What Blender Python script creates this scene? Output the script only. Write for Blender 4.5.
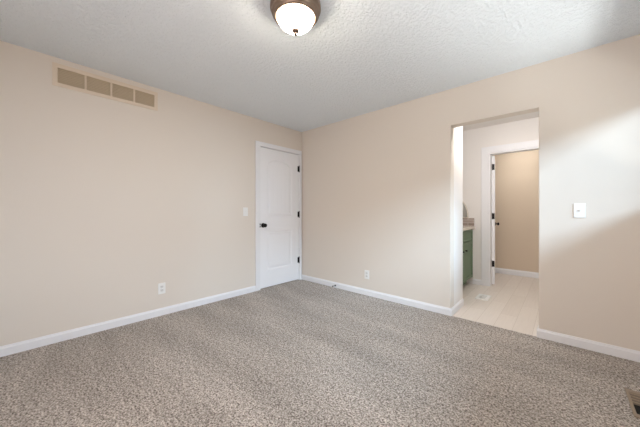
import bpy, bmesh, math, random
from mathutils import Vector, Matrix
random.seed(7)
for _o in list(bpy.data.objects):
    bpy.data.objects.remove(_o)
SC = bpy.context.scene
COL = SC.collection
R = math.radians

# ------------------------------------------------------------------ camera
cd = bpy.data.cameras.new('camera')
cam = bpy.data.objects.new('camera', cd)
COL.objects.link(cam)
cd.sensor_width = 36.0
cd.lens = 266.97 * 36.0 / 640.0
cd.shift_y = -1.6 / 640.0
cd.clip_start = 0.02
cam.location = (3.2103, -3.0727, 1.1169)
cam.rotation_euler = (R(90), 0, 0.7391)
SC.camera = cam

# ------------------------------------------------------------------ world, daylight, exposure
w = bpy.data.worlds.new('world')
SC.world = w
w.use_nodes = True
w.node_tree.nodes['Background'].inputs[0].default_value = (0.56, 0.85, 1.0, 1)
w.node_tree.nodes['Background'].inputs[1].default_value = 0.2

SKY_POWER = 1330.0
LEFT_FILL_POWER = 400.0
GROUND_BOUNCE_POWER = 640.0
BACK_POWER = 26.5
BATH_POWER = 11.5
CLOSET_POWER = 5.6
LAMP_STRENGTH = 60.0


def light(name, kind, loc, energy, color, direction=None, **kw):
    d = bpy.data.lights.new(name, kind)
    d.energy = energy
    d.color = color
    for k, v in kw.items():
        setattr(d, k, v)
    o = bpy.data.objects.new(name, d)
    COL.objects.link(o)
    o.location = loc
    if direction is not None:
        o.rotation_euler = Vector(direction).to_track_quat('-Z', 'Y').to_euler()
    return o


# open sky seen through the long window in the right-hand wall: the bright band under the eaves
light('sky_light', 'AREA', (8.8, -4.9, 4.30), SKY_POWER, (0.585, 0.778, 1.0), (-1.0, 0.0, -0.6),
      shape='RECTANGLE', size=8.0, size_y=1.75)
# outdoor panel added to brighten left wall, door and floor, missing the back wall
light('left_fill_light', 'AREA', (8.8, 0.5, 2.7), LEFT_FILL_POWER, (0.62, 0.78, 1.0), (-1.0, 0.0, -0.25),
      shape='RECTANGLE', size=2.2, size_y=2.9)
# upward panel added for ground bounce onto ceiling and upper back wall
light('ground_bounce_light', 'AREA', (5.2, -1.5, -0.3), GROUND_BOUNCE_POWER, (1.0, 0.97, 0.96), (0.0, 0.0, 1.0),
      shape='RECTANGLE', size=2.4, size_y=7.0)
# fill panel added at the wall behind the camera; no window there
light('window_light', 'AREA', (2.65, -3.84, 1.30), BACK_POWER, (1.0, 0.90, 0.91), (0.0, 1.0, 0.0),
      shape='RECTANGLE', size=2.2, size_y=1.2, spread=R(180))
# unseen strip added above the opening to light the bathroom, and closet ceiling lamp
light('bathroom_light', 'AREA', (2.84, 0.19, 2.20), BATH_POWER, (1.0, 0.98, 0.97), (-0.05, 1.0, -1.1),
      shape='RECTANGLE', size=0.5, size_y=0.16)
light('closet_light', 'AREA', (2.70, 2.25, 2.35), CLOSET_POWER, (1.0, 0.99, 0.97), (0, 0, -1),
      shape='DISK', size=0.35)

SC.view_settings.view_transform = 'Standard'
SC.view_settings.look = 'None'
SC.view_settings.exposure = 0.14
SC.view_settings.gamma = 1.0
SC.view_settings.use_curve_mapping = False


# ------------------------------------------------------------------ materials
def lin(c):
    return tuple(((v / 255) / 12.92 if v / 255 <= 0.04045 else ((v / 255 + 0.055) / 1.055) ** 2.4) for v in c) + (1,)


def mat(name, rgb, rough=0.5, metal=0.0, bump=None, spec=0.5, var=None, emit=None):
    """bump = (scale, strength, distance[, detail]); var = (rgb2, scale) mottles the colour"""
    m = bpy.data.materials.new(name)
    m.use_nodes = True
    nt = m.node_tree
    b = nt.nodes['Principled BSDF']
    b.inputs['Base Color'].default_value = lin(rgb)
    b.inputs['Roughness'].default_value = rough
    b.inputs['Metallic'].default_value = metal
    b.inputs['Specular IOR Level'].default_value = spec
    if emit:
        b.inputs['Emission Color'].default_value = lin(emit[0])
        b.inputs['Emission Strength'].default_value = emit[1]
    if bump or var:
        tc = nt.nodes.new('ShaderNodeNewGeometry')
    if bump:
        n = nt.nodes.new('ShaderNodeTexNoise')
        n.inputs['Scale'].default_value = bump[0]
        n.inputs['Detail'].default_value = bump[3] if len(bump) > 3 else 3
        n.inputs['Roughness'].default_value = 0.6
        nt.links.new(tc.outputs['Position'], n.inputs['Vector'])
        bp = nt.nodes.new('ShaderNodeBump')
        bp.inputs['Strength'].default_value = bump[1]
        bp.inputs['Distance'].default_value = bump[2]
        nt.links.new(n.outputs['Fac'], bp.inputs['Height'])
        nt.links.new(bp.outputs['Normal'], b.inputs['Normal'])
    if var:
        n = nt.nodes.new('ShaderNodeTexNoise')
        n.inputs['Scale'].default_value = var[1]
        n.inputs['Detail'].default_value = 4
        nt.links.new(tc.outputs['Position'], n.inputs['Vector'])
        cr = nt.nodes.new('ShaderNodeValToRGB')
        cr.color_ramp.elements[0].position = 0.3
        cr.color_ramp.elements[0].color = lin(rgb)
        cr.color_ramp.elements[1].position = 0.7
        cr.color_ramp.elements[1].color = lin(var[0])
        nt.links.new(n.outputs['Fac'], cr.inputs['Fac'])
        nt.links.new(cr.outputs['Color'], b.inputs['Base Color'])
    return m


M = {}
M['wall'] = mat('wall_paint', (229, 220, 209), 0.75, bump=(95, 0.16, 0.004), spec=0.25)
M['bath_wall'] = mat('bathroom_wall_paint', (238, 234, 230), 0.7, bump=(95, 0.12, 0.004), spec=0.25)
M['closet_wall'] = mat('closet_wall_paint', (224, 206, 184), 0.75, bump=(95, 0.12, 0.004), spec=0.2)
M['white'] = mat('white_trim_paint', (240, 240, 242), 0.38, spec=0.4)
M['door'] = mat('white_door_paint', (246, 246, 248), 0.42, bump=(180, 0.04, 0.002), spec=0.4)
M['plastic'] = mat('white_plastic', (243, 242, 239), 0.35)
M['plastic_slot'] = mat('dark_slot', (128, 124, 118), 0.6)
M['black'] = mat('oil_rubbed_bronze', (22, 19, 18), 0.38, metal=0.55)
M['bronze'] = mat('brushed_bronze', (118, 98, 84), 0.34, metal=0.8, var=((150, 132, 118), 9))
M['cream'] = mat('cream_enamel', (226, 210, 190), 0.5)
M['louver'] = mat('louver_enamel', (204, 187, 161), 0.55)
M['duct'] = mat('duct_shade', (28, 25, 23), 0.9)
M['tan'] = mat('tan_enamel', (152, 136, 118), 0.5)
M['tan_dark'] = mat('brown_enamel', (120, 104, 90), 0.55)
M['green'] = mat('sage_green_paint', (104, 128, 98), 0.45)
M['counter'] = mat('cream_stone', (232, 224, 210), 0.25, var=((222, 212, 196), 30))
M['rubber'] = mat('rubber_tip', (60, 58, 56), 0.7)
M['shade_glass'] = mat('frosted_lamp_glass', (250, 246, 238), 0.35, emit=((255, 243, 221), LAMP_STRENGTH))
M['mirror'] = mat('mirror_silver', (235, 238, 238), 0.03, metal=1.0)
M['steel'] = mat('brushed_steel', (150, 150, 150), 0.3, metal=0.9)
M['subfloor'] = mat('window_frame_vinyl', (238, 238, 236), 0.4)
M['outside'] = mat('outside_ground', (120, 116, 104), 0.9, var=((100, 108, 84), 2))


def ceiling_mat():
    m = bpy.data.materials.new('knockdown_ceiling')
    m.use_nodes = True
    nt = m.node_tree
    b = nt.nodes['Principled BSDF']
    b.inputs['Base Color'].default_value = lin((243, 250, 255))
    b.inputs['Roughness'].default_value = 0.9
    b.inputs['Specular IOR Level'].default_value = 0.15
    g = nt.nodes.new('ShaderNodeNewGeometry')
    n1 = nt.nodes.new('ShaderNodeTexNoise')
    n1.inputs['Scale'].default_value = 44
    n1.inputs['Detail'].default_value = 5
    n1.inputs['Roughness'].default_value = 0.62
    nt.links.new(g.outputs['Position'], n1.inputs['Vector'])
    cr = nt.nodes.new('ShaderNodeValToRGB')
    cr.color_ramp.elements[0].position = 0.42
    cr.color_ramp.elements[1].position = 0.60
    nt.links.new(n1.outputs['Fac'], cr.inputs['Fac'])
    bp = nt.nodes.new('ShaderNodeBump')
    bp.inputs['Strength'].default_value = 0.7
    bp.inputs['Distance'].default_value = 0.0075
    nt.links.new(cr.outputs['Color'], bp.inputs['Height'])
    nt.links.new(bp.outputs['Normal'], b.inputs['Normal'])
    return m


def carpet_mat():
    m = bpy.data.materials.new('taupe_cut_pile_carpet')
    m.use_nodes = True
    nt = m.node_tree
    L = nt.links.new
    b = nt.nodes['Principled BSDF']
    b.inputs['Roughness'].default_value = 1.0
    b.inputs['Specular IOR Level'].default_value = 0.05
    g = nt.nodes.new('ShaderNodeNewGeometry')
    # tuft speckle
    n = nt.nodes.new('ShaderNodeTexNoise')
    n.inputs['Scale'].default_value = 100
    n.inputs['Detail'].default_value = 3
    n.inputs['Roughness'].default_value = 0.7
    L(g.outputs['Position'], n.inputs['Vector'])
    cr = nt.nodes.new('ShaderNodeValToRGB')
    e = cr.color_ramp.elements
    e[0].position, e[0].color = 0.39, lin((103, 94, 87))
    e[1].position, e[1].color = 0.61, lin((227, 219, 211))
    k = e.new(0.50)
    k.color = lin((175, 166, 158))
    nb = nt.nodes.new('ShaderNodeTexNoise')
    nb.inputs['Scale'].default_value = 38
    nb.inputs['Detail'].default_value = 3
    L(g.outputs['Position'], nb.inputs['Vector'])
    mxf = nt.nodes.new('ShaderNodeMix')
    mxf.inputs['Factor'].default_value = 0.2
    L(n.outputs['Fac'], mxf.inputs['A'])
    L(nb.outputs['Fac'], mxf.inputs['B'])
    L(mxf.outputs['Result'], cr.inputs['Fac'])
    # brushed nap: long vacuum strokes, stretched along the room's diagonal
    mp = nt.nodes.new('ShaderNodeMapping')
    mp.inputs['Rotation'].default_value = (0, 0, R(4))
    mp.inputs['Scale'].default_value = (0.9, 3.4, 1)
    L(g.outputs['Position'], mp.inputs['Vector'])
    n2 = nt.nodes.new('ShaderNodeTexNoise')
    n2.inputs['Scale'].default_value = 1.1
    n2.inputs['Detail'].default_value = 5
    n2.inputs['Roughness'].default_value = 0.55
    L(mp.outputs['Vector'], n2.inputs['Vector'])
    mr = nt.nodes.new('ShaderNodeMapRange')
    mr.inputs['From Min'].default_value = 0.35
    mr.inputs['From Max'].default_value = 0.65
    mr.inputs['To Min'].default_value = 0.88
    mr.inputs['To Max'].default_value = 1.11
    L(n2.outputs['Fac'], mr.inputs['Value'])
    mx = nt.nodes.new('ShaderNodeVectorMath')
    mx.operation = 'SCALE'
    L(cr.outputs['Color'], mx.inputs[0])
    L(mr.outputs['Result'], mx.inputs['Scale'])
    L(mx.outputs['Vector'], b.inputs['Base Color'])
    bp = nt.nodes.new('ShaderNodeBump')
    bp.inputs['Strength'].default_value = 0.8
    bp.inputs['Distance'].default_value = 0.008
    L(n.outputs['Fac'], bp.inputs['Height'])
    L(bp.outputs['Normal'], b.inputs['Normal'])
    return m


def plank_mat():
    m = bpy.data.materials.new('pale_vinyl_planks')
    m.use_nodes = True
    nt = m.node_tree
    L = nt.links.new
    b = nt.nodes['Principled BSDF']
    b.inputs['Roughness'].default_value = 0.42
    g = nt.nodes.new('ShaderNodeNewGeometry')
    mp = nt.nodes.new('ShaderNodeMapping')
    mp.inputs['Rotation'].default_value = (0, 0, R(90))
    L(g.outputs['Position'], mp.inputs['Vector'])
    br = nt.nodes.new('ShaderNodeTexBrick')
    br.inputs['Color1'].default_value = lin((234, 224, 215))
    br.inputs['Color2'].default_value = lin((226, 215, 205))
    br.inputs['Mortar'].default_value = lin((208, 195, 183))
    br.inputs['Scale'].default_value = 1.0
    br.inputs['Mortar Size'].default_value = 0.0016
    br.inputs['Brick Width'].default_value = 0.9
    br.inputs['Row Height'].default_value = 0.15
    L(mp.outputs['Vector'], br.inputs['Vector'])
    mp2 = nt.nodes.new('ShaderNodeMapping')
    mp2.inputs['Scale'].default_value = (30, 2, 1)
    L(g.outputs['Position'], mp2.inputs['Vector'])
    n = nt.nodes.new('ShaderNodeTexNoise')
    n.inputs['Scale'].default_value = 2
    n.inputs['Detail'].default_value = 4
    L(mp2.outputs['Vector'], n.inputs['Vector'])
    mr = nt.nodes.new('ShaderNodeMapRange')
    mr.inputs['To Min'].default_value = 0.92
    mr.inputs['To Max'].default_value = 1.06
    L(n.outputs['Fac'], mr.inputs['Value'])
    mx = nt.nodes.new('ShaderNodeVectorMath')
    mx.operation = 'SCALE'
    L(br.outputs['Color'], mx.inputs[0])
    L(mr.outputs['Result'], mx.inputs['Scale'])
    L(mx.outputs['Vector'], b.inputs['Base Color'])
    return m


def tile_mat():
    m = bpy.data.materials.new('taupe_strip_tile')
    m.use_nodes = True
    nt = m.node_tree
    L = nt.links.new
    b = nt.nodes['Principled BSDF']
    b.inputs['Roughness'].default_value = 0.25
    g = nt.nodes.new('ShaderNodeNewGeometry')
    mp = nt.nodes.new('ShaderNodeMapping')
    mp.inputs['Rotation'].default_value = (R(90), 0, 0)
    L(g.outputs['Position'], mp.inputs['Vector'])
    br = nt.nodes.new('ShaderNodeTexBrick')
    br.inputs['Color1'].default_value = lin((150, 136, 128))
    br.inputs['Color2'].default_value = lin((172, 158, 150))
    br.inputs['Mortar'].default_value = lin((206, 196, 188))
    br.inputs['Scale'].default_value = 1.0
    br.inputs['Mortar Size'].default_value = 0.003
    br.inputs['Brick Width'].default_value = 0.15
    br.inputs['Row Height'].default_value = 0.045
    L(mp.outputs['Vector'], br.inputs['Vector'])
    L(br.outputs['Color'], b.inputs['Base Color'])
    return m


def glass_mat():
    m = bpy.data.materials.new('window_glass')
    m.use_nodes = True
    nt = m.node_tree
    out = nt.nodes['Material Output']
    nt.nodes.remove(nt.nodes['Principled BSDF'])
    t = nt.nodes.new('ShaderNodeBsdfTransparent')
    t.inputs[0].default_value = (0.95, 0.97, 0.96, 1)
    gl = nt.nodes.new('ShaderNodeBsdfGlossy')
    gl.inputs['Roughness'].default_value = 0.02
    fr = nt.nodes.new('ShaderNodeFresnel')
    fr.inputs[0].default_value = 1.2
    mx = nt.nodes.new('ShaderNodeMixShader')
    nt.links.new(fr.outputs[0], mx.inputs[0])
    nt.links.new(t.outputs[0], mx.inputs[1])
    nt.links.new(gl.outputs[0], mx.inputs[2])
    nt.links.new(mx.outputs[0], out.inputs['Surface'])
    return m


M['ceiling'] = ceiling_mat()
M['carpet'] = carpet_mat()
M['plank'] = plank_mat()
M['tile'] = tile_mat()
M['glass'] = glass_mat()


# ------------------------------------------------------------------ mesh helpers
class MB:
    def __init__(s):
        s.v, s.f, s.sm = [], [], []

    def add(s, vs, fs, smooth=False):
        n = len(s.v)
        s.v += [tuple(x) for x in vs]
        s.f += [tuple(i + n for i in f) for f in fs]
        s.sm += [smooth] * len(fs)
        return s

    def box(s, x0, y0, z0, x1, y1, z1):
        vs = [(x0, y0, z0), (x1, y0, z0), (x1, y1, z0), (x0, y1, z0), (x0, y0, z1), (x1, y0, z1), (x1, y1, z1), (x0, y1, z1)]
        return s.add(vs, [(0, 3, 2, 1), (4, 5, 6, 7), (0, 1, 5, 4), (1, 2, 6, 5), (2, 3, 7, 6), (3, 0, 4, 7)])

    def prism(s, pts, axis, a, b):
        """pts: 2-D outline; extruded along axis ('x': pts=(y,z); 'y': pts=(x,z); 'z': pts=(x,y)) from a to b"""
        def P(p, t):
            return {'x': (t, p[0], p[1]), 'y': (p[0], t, p[1]), 'z': (p[0], p[1], t)}[axis]
        n = len(pts)
        vs = [P(p, a) for p in pts] + [P(p, b) for p in pts]
        fs = [tuple(range(n)), tuple(range(2 * n - 1, n - 1, -1))]
        fs += [(i, i + n, (i + 1) % n + n, (i + 1) % n) for i in range(n)]
        return s.add(vs, fs)

    def lathe(s, prof, origin, axis='z', seg=32, smooth=True):
        """prof: list of (radius, height along axis)"""
        vs, fs = [], []
        for r, h in prof:
            for i in range(seg):
                a = 2 * math.pi * i / seg
                c, d = r * math.cos(a), r * math.sin(a)
                p = {'z': (c, d, h), 'x': (h, c, d), 'y': (c, h, d)}[axis]
                vs.append(tuple(p[k] + origin[k] for k in range(3)))
        for j in range(len(prof) - 1):
            for i in range(seg):
                k = (i + 1) % seg
                fs.append((j * seg + i, j * seg + k, (j + 1) * seg + k, (j + 1) * seg + i))
        fs.append(tuple(range(seg)))
        fs.append(tuple(range((len(prof) - 1) * seg, len(prof) * seg)))
        return s.add(vs, fs, smooth)

    def tube(s, path, r, seg=8, smooth=True):
        vs, fs = [], []
        n = len(path)
        for j, p in enumerate(path):
            p = Vector(p)
            t = (Vector(path[min(j + 1, n - 1)]) - Vector(path[max(j - 1, 0)])).normalized()
            u = t.cross(Vector((0.31, 0.2, 0.93))).normalized()
            q = t.cross(u)
            for i in range(seg):
                a = 2 * math.pi * i / seg
                vs.append(tuple(p + r * (math.cos(a) * u + math.sin(a) * q)))
        for j in range(n - 1):
            for i in range(seg):
                k = (i + 1) % seg
                fs.append((j * seg + i, j * seg + k, (j + 1) * seg + k, (j + 1) * seg + i))
        fs.append(tuple(range(seg)))
        fs.append(tuple(range((n - 1) * seg, n * seg)))
        return s.add(vs, fs, smooth)

    def turned(s, deg, pivot):
        c, d = math.cos(R(deg)), math.sin(R(deg))
        s.v = [(pivot[0] + (x - pivot[0]) * c - (y - pivot[1]) * d,
                pivot[1] + (x - pivot[0]) * d + (y - pivot[1]) * c, z) for x, y, z in s.v]
        return s

    def build(s, name, m, parent=None, bevel=0.0, seg=2):
        off = parent_world(parent)
        me = bpy.data.meshes.new(name)
        me.from_pydata([(x - off[0], y - off[1], z - off[2]) for x, y, z in s.v], [], s.f)
        me.polygons.foreach_set('use_smooth', s.sm)
        bm = bmesh.new()
        bm.from_mesh(me)
        bmesh.ops.recalc_face_normals(bm, faces=bm.faces)
        bm.to_mesh(me)
        bm.free()
        me.materials.append(m)
        o = bpy.data.objects.new(name, me)
        COL.objects.link(o)
        if parent:
            o.parent = parent
        if bevel:
            b = o.modifiers.new('bevel', 'BEVEL')
            b.width = bevel
            b.segments = seg
            b.limit_method = 'ANGLE'
            b.angle_limit = R(40)
        return o


def parent_world(p):
    t = Vector((0, 0, 0))
    while p is not None:
        t += p.location
        p = p.parent
    return t


def tag(o, label=None, cat=None, group=None, kind=None):
    if label: o['label'] = label
    if cat: o['category'] = cat
    if group: o['group'] = group
    if kind: o['kind'] = kind
    return o


def thing(name, loc, label, cat, group=None, kind=None):
    o = bpy.data.objects.new(name, None)
    o.empty_display_size = 0.1
    COL.objects.link(o)
    o.location = loc
    return tag(o, label, cat, group, kind)


def struct(name, mb, m, label, cat, bevel=0.0):
    return tag(mb.build(name, m, None, bevel), label, cat, kind='structure')


def copy_tree(o, parent=None):
    c = o.copy()
    COL.objects.link(c)
    c.parent = parent
    for ch in list(o.children):
        copy_tree(ch, c)
    return c


# ------------------------------------------------------------------ the shell
H = 2.44            # ceiling height
XR, YF = 3.78, -3.86  # right-hand wall, wall behind the camera
OX0, OX1, OZ = 2.313, 3.048, 2.048   # opening to the bathroom
BY, CY = 1.62, 2.75                  # bathroom end wall, closet back wall
BX = 1.63                            # bathroom left wall
BH = 2.41

struct('floor', MB().box(-0.06, YF - 0.06, -0.1, XR + 0.06, 0.0, 0.0), M['carpet'],
       'mottled taupe cut-pile carpet across the whole bedroom floor', 'carpet')
struct('floor_bathroom', MB().box(BX - 0.06, 0.0, -0.1, XR + 0.06, CY + 0.06, -0.004), M['plank'],
       'pale beige plank floor beyond the doorless opening', 'floor')
struct('ceiling', MB().box(-0.06, YF - 0.06, H, XR + 0.06, 0.06, H + 0.1), M['ceiling'],
       'white textured ceiling of the bedroom', 'ceiling')
struct('ceiling_bathroom', MB().box(BX - 0.06, 0.06, BH, XR + 0.06, CY + 0.06, BH + 0.1), M['bath_wall'],
       'plain white ceiling of the bathroom seen through the opening', 'ceiling')

DY0, DY1, DZ = -0.830, -0.062, 2.058   # left door hole
struct('wall_left', MB().prism([(YF - 0.12, -0.05), (DY0, -0.05), (DY0, DZ), (DY1, DZ), (DY1, -0.05), (0.02, -0.05), (0.02, H + 0.05), (YF - 0.12, H + 0.05)], 'x', -0.12, 0.0),
       M['wall'], 'beige painted wall with the long vent and the white door', 'wall')
struct('wall_back', MB().prism([(-0.12, -0.05), (OX0, -0.05), (OX0, OZ), (OX1, OZ), (OX1, -0.05), (XR + 0.05, -0.05), (XR + 0.05, H + 0.05), (-0.12, H + 0.05)], 'y', 0.0, 0.12),
       M['wall'], 'beige painted wall with the doorless opening to the bathroom', 'wall', bevel=0.006)
# right wall with the window hole
# unseen windows added for the light, high near the corner and deeper beside it: y0, y1, sill, head
WINDOWS = ((-1.20, -0.08, 1.22, 2.02), (-2.15, -1.30, 0.85, 2.02))
mb = MB()
x0, x1 = XR, XR + 0.12
mb.box(x0, YF - 0.12, -0.05, x1, WINDOWS[1][0], H + 0.05)
mb.box(x0, WINDOWS[1][1], -0.05, x1, WINDOWS[0][0], H + 0.05)
mb.box(x0, WINDOWS[0][1], -0.05, x1, CY + 0.12, H + 0.05)
for wy0, wy1, wz0, wz1 in WINDOWS:
    mb.box(x0, wy0, -0.05, x1, wy1, wz0)
    mb.box(x0, wy0, wz1, x1, wy1, H + 0.05)
struct('wall_right', mb, M['wall'], 'beige wall above the carpet register, with two windows', 'wall')
struct('wall_front', MB().box(-0.12, YF - 0.12, -0.05, XR + 0.12, YF, H + 0.05), M['wall'],
       'beige wall opposite the opening, behind the viewer', 'wall')
# bathroom and closet shell
struct('wall_nook', MB().box(BX, 0.115, -0.05, OX0, 0.47, BH + 0.02), M['bath_wall'],
       'white stub wall running back from the left side of the opening', 'wall')
struct('wall_bathroom_left', MB().box(BX - 0.12, 0.1, -0.05, BX, CY + 0.12, BH + 0.05), M['bath_wall'],
       'white bathroom wall behind the green vanity', 'wall')
CX0, CX1, CZ = 2.392, 3.10, 1.995     # closet door hole
struct('wall_bathroom_end', MB().prism([(BX - 0.05, -0.05), (CX0, -0.05), (CX0, CZ), (CX1, CZ), (CX1, -0.05), (XR + 0.05, -0.05), (XR + 0.05, BH + 0.05), (BX - 0.05, BH + 0.05)], 'y', BY, BY + 0.12),
       M['bath_wall'], 'white bathroom wall with the cased doorway', 'wall')
struct('wall_closet', MB().box(BX - 0.05, CY, -0.05, XR + 0.05, CY + 0.12, BH + 0.05), M['closet_wall'],
       'warm tan wall at the far end behind the open door', 'wall')

# ------------------------------------------------------------------ baseboards
BP = [(0, 0), (0.013, 0), (0.013, 0.060), (0.0085, 0.068), (0.006, 0.079), (0, 0.079)]


def base_x(name, x0, x1, y, sgn, z, label, h=1.0):
    """runs along x, stands on the wall plane y and comes out in direction sgn"""
    return struct(name, MB().prism([(y + sgn * a, z + b * h) for a, b in BP], 'x', x0, x1), M['white'], label, 'baseboard')


def base_y(name, y0, y1, x, sgn, z, label, h=1.0):
    return struct(name, MB().prism([(x + sgn * a, z + b * h) for a, b in BP], 'y', y0, y1), M['white'], label, 'baseboard')


base_y('baseboard_left', YF, -0.905, 0.0, 1, 0, 'long white baseboard under the vent wall, ending at the door casing')
base_x('baseboard_back', 0.0, OX0 + 0.013, 0.0, -1, 0, 'white baseboard from the room corner to the bathroom opening')
base_y('baseboard_jamb', 0.0, 0.47, OX0, 1, -0.004, 'short white baseboard turning into the opening on its left side')
base_x('baseboard_back_right', OX1 - 0.013, XR, 0.0, -1, 0, 'white baseboard right of the opening, under the lone light switch')
base_y('baseboard_jamb_right', 0.0, 0.12, OX1, -1, -0.004, 'short white baseboard on the right side of the opening')
base_y('baseboard_right', YF, -0.013, XR, -1, 0, 'white baseboard beside the tan carpet register')
base_x('baseboard_front', 0.013, XR - 0.013, YF, 1, 0, 'white baseboard behind the viewer')
base_x('baseboard_bathroom', 2.165, 2.284, BY, -1, -0.004, 'short white baseboard between green vanity and doorway casing')
base_x('baseboard_closet', BX, XR, CY, -1, -0.004, 'white baseboard along the tan far wall', 1.2)

# ------------------------------------------------------------------ door casings
struct('trim_1', MB().prism([(-0.905, 0), (DY0 + 0.002, 0), (DY0 + 0.002, DZ), (DY1 - 0.002, DZ), (DY1 - 0.002, 0), (-0.0135, 0), (-0.0135, 2.122), (-0.905, 2.122)], 'x', 0.0, 0.016),
       M['white'], 'white casing around the closed panel door in the corner', 'door casing', bevel=0.004)
mb = MB()
mb.box(-0.12, DY0, 0, 0.0, DY0 + 0.002, DZ).box(-0.12, DY1 - 0.002, 0, 0.0, DY1, DZ).box(-0.12, DY0, DZ - 0.002, 0.0, DY1, DZ)
mb.box(-0.060, DY0, 0, -0.048, DY0 + 0.02, DZ).box(-0.060, DY1 - 0.02, 0, -0.048, DY1, DZ).box(-0.06, DY0, DZ - 0.02, -0.048, DY1, DZ)
struct('trim_2', mb, M['white'], 'white jamb lining and stop the corner panel door closes on', 'door jamb')
struct('trim_3', MB().prism([(2.284, -0.004), (CX0 - 0.012, -0.004), (CX0 - 0.012, CZ + 0.01), (CX1 + 0.012, CZ + 0.01), (CX1 + 0.012, -0.004), (CX1 + 0.1, -0.004), (CX1 + 0.1, 2.098), (2.284, 2.098)], 'y', BY - 0.016, BY),
       M['white'], 'white casing around the far doorway in the bathroom', 'door casing', bevel=0.004)
mb = MB()
mb.prism([(CX0 - 0.012, -0.004), (CX0 + 0.006, -0.004), (CX0 + 0.006, CZ - 0.008), (CX1 - 0.006, CZ - 0.008), (CX1 - 0.006, -0.004), (CX1 + 0.012, -0.004), (CX1 + 0.012, CZ + 0.01), (CX0 - 0.012, CZ + 0.01)], 'y', BY - 0.002, BY + 0.122)
struct('trim_4', mb, M['white'], 'white jamb lining inside the far bathroom doorway', 'door jamb')


# ------------------------------------------------------------------ panel doors
def panel_sdf(u, v, p):
    """distance inside a panel outline (positive inside); p = (u0, u1, v0, v1, rise)"""
    u0, u1, v0, v1, rise = p
    top = v1
    if rise:
        t = (u - (u0 + u1) / 2) / ((u1 - u0) / 2)
        t = max(-1.0, min(1.0, t))
        top = v1 - rise + rise * math.cos(t * math.pi / 2) ** 0.8
    return min(u - u0, u1 - u, v - v0, (top - v) * 0.95)


def door_depth(u, v, panels):
    for p in panels:
        d = panel_sdf(u, v, p)
        if d > 0:
            if d < 0.012:
                return 0.013 * d / 0.012
            if d < 0.020:
                return 0.013
            if d < 0.045:
                return 0.013 - 0.0085 * (d - 0.020) / 0.025
            dep = 0.0045
            if p[5 - 1] and d > 0.05:       # the arched panel is planked
                c = (p[0] + p[1]) / 2
                for k in (-1.5, -0.5, 0.5, 1.5):
                    if abs(u - c - k * 0.082) < 0.005:
                        dep = 0.0045 + 0.0035 * (1 - abs(u - c - k * 0.082) / 0.005)
            return dep
    return 0.0


def door_slab(width, height, thick, panels, axis_fn, step=0.006, both=False):
    """axis_fn(u, v, depth) -> world point; u across, v up, depth into the leaf"""
    nu, nv = int(width / step), int(height / (step * 1.3))
    mb = MB()
    idx = 0
    sides = [False, True] if both else [False]
    for flip in sides:
        vs, fs = [], []
        for j in range(nv + 1):
            for i in range(nu + 1):
                u, v = width * i / nu, height * j / nv
                d = door_depth(u, v, panels)
                vs.append(axis_fn(u, v, thick - d if flip else d))
        for j in range(nv):
            for i in range(nu):
                a = j * (nu + 1) + i
                q = (a, a + 1, a + nu + 2, a + nu + 1)
                fs.append(q[::-1] if flip else q)
        mb.add(vs, fs, True)
    A = [axis_fn(0, 0, 0), axis_fn(width, 0, 0), axis_fn(width, height, 0), axis_fn(0, height, 0)]
    B = [axis_fn(0, 0, thick), axis_fn(width, 0, thick), axis_fn(width, height, thick), axis_fn(0, height, thick)]
    fs = [(0, 1, 5, 4), (1, 2, 6, 5), (2, 3, 7, 6), (3, 0, 4, 7)]
    if not both:
        fs.append((4, 5, 6, 7))
    mb.add(A + B, fs)
    return mb


# the closed door in the corner (faces +x; u runs from the latch side to the hinge side)
dx, dy, dz, dw, dh = -0.001, DY0 + 0.0085, 0.014, (DY1 - 0.006) - (DY0 + 0.0085), DZ - 0.009 - 0.014
pan = [(0.135, 0.605, 1.045, 1.905, 0.085), (0.135, 0.605, 0.25, 0.815, 0)]
dr = thing('door_1', (-0.001, DY0 + 0.0085, 0.0), 'closed white two-panel door with arched top panel in the corner', 'door', kind='structure')
door_slab(dw, dh, 0.035, pan, lambda u, v, d: (dx - d, dy + u, dz + v)).build('door_slab', M['door'], dr)
kb = MB()
ky, kz = -0.775, 0.923
kb.lathe([(0.033, -0.001), (0.033, 0.011), (0.029, 0.015), (0.013, 0.018), (0.0115, 0.034), (0.019, 0.039), (0.026, 0.047), (0.0285, 0.056), (0.026, 0.065), (0.017, 0.071), (0.004, 0.073)], (0.0, ky, kz), 'x', 28)
tag(kb.build('door_knob', M['black'], dr), 'dark bronze round knob')
lp = MB().box(0.0005, DY0 - 0.012, kz - 0.028, 0.0175, DY0 + 0.003, kz - 0.004).box(0.0005, DY0 - 0.012, kz + 0.004, 0.0175, DY0 + 0.003, kz + 0.028)
tag(lp.build('latch_plate', M['black'], dr, 0.0015), 'dark strike plate on the casing edge')
for hz in (1.819, 1.076, 0.332):
    h = MB().box(-0.002, DY1 - 0.032, hz - 0.045, 0.0085, DY1 - 0.006, hz + 0.045)
    h.lathe([(0.0045, -0.056), (0.0075, -0.050), (0.0075, 0.050), (0.0045, 0.056)], (0.0165, DY1 - 0.012, hz), 'z', 14)
    tag(h.build('hinge', M['black'], dr), 'dark bronze butt hinge')

# the open door beyond the bathroom: hinged on the left jamb, swung back into the closet
px, py = CX0 + 0.006, BY + 0.124
dr2 = thing('door_2', (px, py, 0.0), 'white door standing open edge-on in the far doorway', 'door', kind='structure')
ANG = 98.5
w2, h2 = 0.69, CZ - 0.022


def leaf(u, v, d):
    # closed: u along +x, depth d along -y from the closet face
    c, s_ = math.cos(R(ANG)), math.sin(R(ANG))
    x, y = u + 0.003, -d
    return (px + x * c - y * s_, py + x * s_ + y * c, 0.006 + v)


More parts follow.
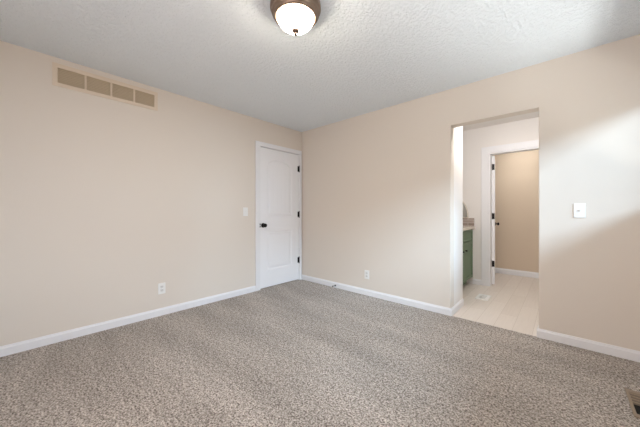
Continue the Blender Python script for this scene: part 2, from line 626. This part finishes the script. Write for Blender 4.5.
pan2 = [(0.12, 0.57, 1.02, 1.84, 0.085), (0.12, 0.57, 0.24, 0.80, 0)]
door_slab(w2, h2, 0.035, pan2, leaf, 0.01, True).build('door_slab', M['door'], dr2)
for side in (1, -1):
    k = MB()
    off = 0.0 if side < 0 else 0.035
    prof = [(0.030, 0.0), (0.030, 0.005), (0.026, 0.009), (0.011, 0.012), (0.011, 0.028), (0.020, 0.034), (0.026, 0.044), (0.026, 0.052), (0.016, 0.060), (0.003, 0.062)]
    k.lathe([(r_, side * t) for r_, t in prof], (0, 0, 0), 'y', 22)
    pts = []
    for x, y, z in k.v:
        # local leaf frame: u = x, out of the face = y
        p = leaf(w2 - 0.065 + x, 0.905 + z, off + (y if side > 0 else y))
        pts.append(p)
    k.v = pts
    tag(k.build('door_knob', M['black'], dr2), 'dark bronze round knob')
for hz in (1.80, 1.045, 0.315):
    h = MB()
    A = [leaf(-0.004, hz - 0.045, 0.002), leaf(-0.004, hz - 0.045, 0.034), leaf(-0.004, hz + 0.045, 0.034), leaf(-0.004, hz + 0.045, 0.002)]
    B = [leaf(0.0, hz - 0.045, 0.002), leaf(0.0, hz - 0.045, 0.034), leaf(0.0, hz + 0.045, 0.034), leaf(0.0, hz + 0.045, 0.002)]
    h.add(A + B, [(0, 1, 2, 3), (4, 5, 6, 7), (0, 1, 5, 4), (1, 2, 6, 5), (2, 3, 7, 6), (3, 0, 4, 7)])
    h.lathe([(0.004, -0.052), (0.0065, -0.048), (0.0065, 0.048), (0.004, 0.052)], (px - 0.002, py + 0.006, hz + 0.006), 'z', 12)
    tag(h.build('hinge', M['black'], dr2), 'dark bronze butt hinge')

# ------------------------------------------------------------------ unseen windows added in the right-hand wall
for i, (WY0, WY1, WZ0, WZ1) in enumerate(WINDOWS):
    wn = thing('window_%d' % (i + 1), (XR + 0.07, (WY0 + WY1) / 2, WZ0),
               ('unseen white vinyl window high in the wall over the carpet register', 'taller unseen white vinyl window added beside the high one')[i],
               'window', kind='structure')
    mb = MB()
    t = 0.03
    mb.box(XR + 0.05, WY0, WZ0, XR + 0.10, WY1, WZ0 + t).box(XR + 0.05, WY0, WZ1 - t, XR + 0.10, WY1, WZ1)
    mb.box(XR + 0.05, WY0, WZ0 + t, XR + 0.10, WY0 + t, WZ1 - t).box(XR + 0.05, WY1 - t, WZ0 + t, XR + 0.10, WY1, WZ1 - t)
    mb.build('window_frame', M['subfloor'], wn, 0.003)
    MB().box(XR + 0.073, WY0 + t, WZ0 + t, XR + 0.077, WY1 - t, WZ1 - t).build('window_pane', M['glass'], wn)

# ------------------------------------------------------------------ ceiling light
LX, LY = 1.955, -1.925
lt = thing('ceiling_light', (LX, LY, H), 'flush ceiling light with bronze rim and glowing white glass bowl', 'ceiling light')
pan_ = MB().lathe([(0.110, 0.0), (0.150, -0.0005), (0.157, -0.005), (0.159, -0.020), (0.160, -0.042), (0.156, -0.050), (0.151, -0.052), (0.151, -0.066), (0.148, -0.074), (0.141, -0.076), (0.140, -0.085), (0.135, -0.094), (0.126, -0.099), (0.119, -0.097), (0.116, -0.080), (0.110, -0.06)], (LX, LY, H), 'z', 64)
tag(pan_.build('canopy_rim', M['bronze'], lt), 'stepped brushed bronze rim')
prof = [(0.1155, -0.070)]
for i in range(0, 19):
    a = i / 18 * math.pi / 2
    prof.append((0.1155 * math.cos(a) ** 0.85 if i < 18 else 0.002, -0.086 - 0.082 * math.sin(a)))
bowl = MB().lathe(prof, (LX, LY, H), 'z', 48)
tag(bowl.build('glass_bowl', M['shade_glass'], lt), 'glowing frosted white glass bowl')
fn = MB().lathe([(0.012, -0.164), (0.022, -0.168), (0.0235, -0.173), (0.020, -0.181), (0.012, -0.186), (0.009, -0.188), (0.0105, -0.193), (0.0105, -0.197), (0.007, -0.203), (0.001, -0.205)], (LX, LY, H), 'z', 24)
tag(fn.build('finial', mat('dark_bronze', (84, 68, 58), 0.4, metal=0.5), lt), 'small dark finial under the bowl')

# ------------------------------------------------------------------ return-air grille high on the left wall
VY0, VY1, VZ0, VZ1 = -2.929, -2.133, 2.196, 2.390
vt = thing('return_vent', (0.0, (VY0 + VY1) / 2, VZ0), 'long cream return-air grille with four louvered bays under the ceiling', 'vent')
cells = [(-2.897, -2.722), (-2.707, -2.535), (-2.521, -2.351), (-2.336, -2.163)]
z0, z1 = 2.226, 2.356
f = MB().box(0.0, VY0, VZ0, 0.008, VY1, z0).box(0.0, VY0, z1, 0.008, VY1, VZ1)
ys = [VY0] + [v for c in cells for v in c] + [VY1]
for i in range(0, len(ys), 2):
    f.box(0.0, ys[i], z0, 0.008, ys[i + 1], z1)
f.build('grille_frame', M['cream'], vt)
MB().box(0.0004, VY0 + 0.01, z0 - 0.004, 0.0012, VY1 - 0.01, z1 + 0.004).build('backing', M['louver'], vt)
for (a, b) in cells:
    for k in range(9):
        zc = z0 + (k + 0.5) * (z1 - z0) / 9
        MB().prism([(0.0012, zc + 0.004), (0.0070, zc - 0.0052), (0.0078, zc - 0.0046), (0.0020, zc + 0.0050)], 'y', a, b).build('louver', M['louver'], vt)

# ------------------------------------------------------------------ carpet register
rx0, rx1, ry0, ry1 = 3.495, 3.640, -0.848, -0.536
rg = thing('floor_register', ((rx0 + rx1) / 2, (ry0 + ry1) / 2, 0.0), 'tan metal floor register set in the carpet near the right-hand wall', 'floor register')
b = 0.014
f = MB().box(rx0, ry0, 0.001, rx1, ry0 + 0.032, 0.009).box(rx0, ry1 - 0.034, 0.001, rx1, ry1, 0.009)
f.box(rx0, ry0 + 0.032, 0.001, rx0 + b, ry1 - 0.034, 0.009).box(rx1 - b, ry0 + 0.032, 0.001, rx1, ry1 - 0.034, 0.009)
f.build('register_frame', M['tan'], rg, 0.0015)
MB().box(rx0 + 0.004, ry0 + 0.004, 0.0004, rx1 - 0.004, ry1 - 0.004, 0.0016).build('duct_opening', M['duct'], rg)  # thin plate; the shade of the duct's depth is put into its colour
MB().box(rx0 + b, -0.704, 0.0016, rx1 - b, ry1 - 0.034, 0.0052).build('damper_plate', M['tan_dark'], rg)
for k in range(4):
    y = -0.690 + k * 0.034
    MB().box(rx0 + b, y, 0.0052, rx1 - b, y + 0.008, 0.008).build('slat', M['tan'], rg)

# ------------------------------------------------------------------ white register on the bathroom floor
wr = thing('floor_register', (2.435, 0.95, -0.004), 'white floor register on the pale plank bathroom floor', 'floor register')
f = MB().box(2.365, 0.82, -0.004, 2.505, 0.86, 0.004).box(2.365, 1.04, -0.004, 2.505, 1.08, 0.004)
f.box(2.365, 0.86, -0.004, 2.40, 1.04, 0.004).box(2.47, 0.86, -0.004, 2.505, 1.04, 0.004)
f.build('register_frame', M['plastic'], wr)
MB().box(2.38, 0.83, -0.0038, 2.49, 1.07, -0.003).build('duct_opening', mat('grey_enamel', (168, 160, 152), 0.6), wr)
for k in range(6):
    y = 0.872 + k * 0.028
    MB().box(2.40, y, -0.003, 2.47, y + 0.009, 0.003).build('slat', M['plastic'], wr)


# ------------------------------------------------------------------ outlets and switches (built for a wall facing -y)
def plate(root, w_, h_):
    # thin plate with softened edge
    MB().prism([(-w_ / 2, -h_ / 2), (w_ / 2, -h_ / 2), (w_ / 2, h_ / 2), (-w_ / 2, h_ / 2)], 'y', -0.006, 0.0).build('cover_plate', M['plastic'], None, 0.0025).parent = root


def make_outlet(label):
    r_ = thing('wall_outlet', (0, 0, 0), label, 'outlet', 'duplex wall outlets')
    plate(r_, 0.072, 0.117)
    for zc in (0.0195, -0.0195):
        pts = []
        for i in range(24):
            a = 2 * math.pi * i / 24
            pts.append((0.0172 * math.cos(a), zc + max(-0.0135, min(0.0135, 0.0172 * math.sin(a)))))
        s_ = MB().prism(pts, 'y', -0.0085, -0.005).build('receptacle', mat('receptacle_plastic', (228, 226, 222), 0.4) if 'receptacle_plastic' not in bpy.data.materials else bpy.data.materials['receptacle_plastic'], r_)
        MB().box(-0.0075, -0.009, zc - 0.001, -0.0050, -0.0084, zc + 0.008).build('slot', M['plastic_slot'], s_)
        MB().box(0.0050, -0.009, zc - 0.001, 0.0075, -0.0084, zc + 0.007).build('slot', M['plastic_slot'], s_)
        MB().lathe([(0.0026, -0.009), (0.0026, -0.0084)], (0, 0, zc - 0.0075), 'y', 10).build('slot', M['plastic_slot'], s_)
    MB().lathe([(0.003, -0.0072), (0.003, -0.0055)], (0, 0, 0), 'y', 10).build('screw', M['plastic'], r_)
    return r_


def make_switch(label):
    r_ = thing('light_switch', (0, 0, 0), label, 'light switch', 'toggle light switches')
    plate(r_, 0.072, 0.117)
    MB().box(-0.006, -0.0075, -0.013, 0.006, -0.0055, 0.013).build('toggle_surround', M['plastic'], r_)
    MB().add([(-0.0045, -0.006, -0.006), (0.0045, -0.006, -0.006), (0.0045, -0.006, 0.006), (-0.0045, -0.006, 0.006),
              (-0.0035, -0.020, 0.004), (0.0035, -0.020, 0.004), (0.0035, -0.018, 0.011), (-0.0035, -0.018, 0.011)],
             [(0, 1, 2, 3), (4, 5, 6, 7), (0, 1, 5, 4), (1, 2, 6, 5), (2, 3, 7, 6), (3, 0, 4, 7)]).build('toggle', M['plastic'], r_)
    for zc in (0.030, -0.030):
        MB().lathe([(0.003, -0.0072), (0.003, -0.0055)], (0, 0, zc), 'y', 10).build('screw', M['plastic'], r_)
    return r_


o1 = make_outlet('white duplex outlet low on the wall between door and bathroom opening')
o1.location = (1.262, 0, 0.276)
o2 = copy_tree(o1)
o2.location = (0, -2.092, 0.290)
o2.rotation_euler = (0, 0, R(90))
o2['label'] = 'white duplex outlet low on the wall under the long vent'
s1 = make_switch('white toggle switch on the wall right of the bathroom opening')
s1.location = (3.309, 0, 1.127)
s2 = copy_tree(s1)
s2.location = (0, -1.064, 1.119)
s2.rotation_euler = (0, 0, R(90))
s2['label'] = 'white light switch beside the knob side of the closed door'

# ------------------------------------------------------------------ door stop on the baseboard
ds = thing('door_stop', (0.728, -0.013, 0.034), 'small dark spring door stop screwed to the white baseboard', 'door stop')
MB().lathe([(0.012, 0.0), (0.012, -0.004), (0.008, -0.010), (0.005, -0.011)], (0.728, -0.013, 0.034), 'y', 16).build('stop_base', M['black'], ds)
path = []
for i in range(90):
    a = i * 2 * math.pi / 9
    path.append((0.728 + 0.005 * math.cos(a), -0.022 - 0.048 * i / 89, 0.034 + 0.005 * math.sin(a)))
MB().tube(path, 0.0014, 6).build('spring', M['steel'], ds)
MB().lathe([(0.006, -0.055), (0.0078, -0.058), (0.0078, -0.070), (0.005, -0.074)], (0.728, -0.013, 0.034), 'y', 14).build('rubber_tip', M['rubber'], ds)

# ------------------------------------------------------------------ bathroom vanity, counter, splash, mirror
VX, VYA, VYB = 2.150, 0.475, 1.612
va = thing('vanity_cabinet', (1.9, 1.04, -0.004), 'sage green bathroom vanity cabinet with dark knobs', 'vanity cabinet')
mb = MB().box(BX + 0.002, VYA, 0.10, VX, VYB, 0.855)
mb.build('cabinet_body', M['green'], va)
MB().box(BX + 0.002, VYA, -0.004, VX - 0.07, VYB, 0.10).build('toe_kick', M['green'], va)


def shaker(y0, y1, z0, z1, name, kn):
    m_ = MB().box(VX + 0.001, y0, z0, VX + 0.012, y1, z1)
    s_ = 0.045 if z1 - z0 > 0.3 else 0.022
    m_.box(VX + 0.012, y0, z0, VX + 0.020, y1, z0 + s_).box(VX + 0.012, y0, z1 - s_, VX + 0.020, y1, z1)
    m_.box(VX + 0.012, y0, z0 + s_, VX + 0.020, y0 + s_, z1 - s_).box(VX + 0.012, y1 - s_, z0 + s_, VX + 0.020, y1, z1 - s_)
    o = m_.build(name, M['green'], va)
    if kn:
        MB().lathe([(0.010, 0.0), (0.006, 0.004), (0.006, 0.016), (0.014, 0.022), (0.014, 0.028), (0.008, 0.032)], (VX + 0.020, kn[0], kn[1]), 'x', 16).build('knob', M['black'], o)


for (a, b_, ky_) in ((0.49, 1.035, 1.005), (1.047, 1.575, 1.150)):
    shaker(a, b_, 0.115, 0.675, 'cabinet_door', (ky_ if a > 1 else 0.99, 0.56))
    shaker(a, b_, 0.690, 0.840, 'drawer_front', None)
MB().box(VX + 0.001, 1.579, 0.10, VX + 0.016, VYB, 0.855).build('filler_strip', M['green'], va)
tag(MB().box(BX + 0.002, VYA, 0.856, VX + 0.045, BY - 0.001, 0.890).build('countertop', M['counter'], None, 0.004),
    'cream stone vanity counter on the green cabinet', 'countertop')
tag(MB().box(BX + 0.002, BY - 0.011, 0.891, VX + 0.035, BY - 0.0005, 1.020).build('side_splash', M['tile'], None),
    'short taupe striped tile splash at the end of the vanity counter', 'tile splash')
mr_ = thing('wall_mirror', (1.84, BY, 1.03), 'round-topped mirror on the wall over the tile splash', 'mirror')


def arch(hw, rise, zb, zs, xc):
    pts = [(xc - hw, zb), (xc + hw, zb)]
    for i in range(0, 25):
        a = math.pi * i / 24
        pts.append((xc + hw * math.cos(a), zs + rise * math.sin(a)))
    return pts


MB().prism(arch(0.262, 0.335, 1.024, 1.050, 1.842), 'y', BY - 0.020, BY - 0.001).build('mirror_frame', M['counter'], mr_)
MB().prism(arch(0.252, 0.325, 1.032, 1.050, 1.842), 'y', BY - 0.023, BY - 0.0195).build('mirror_glass', M['mirror'], mr_)
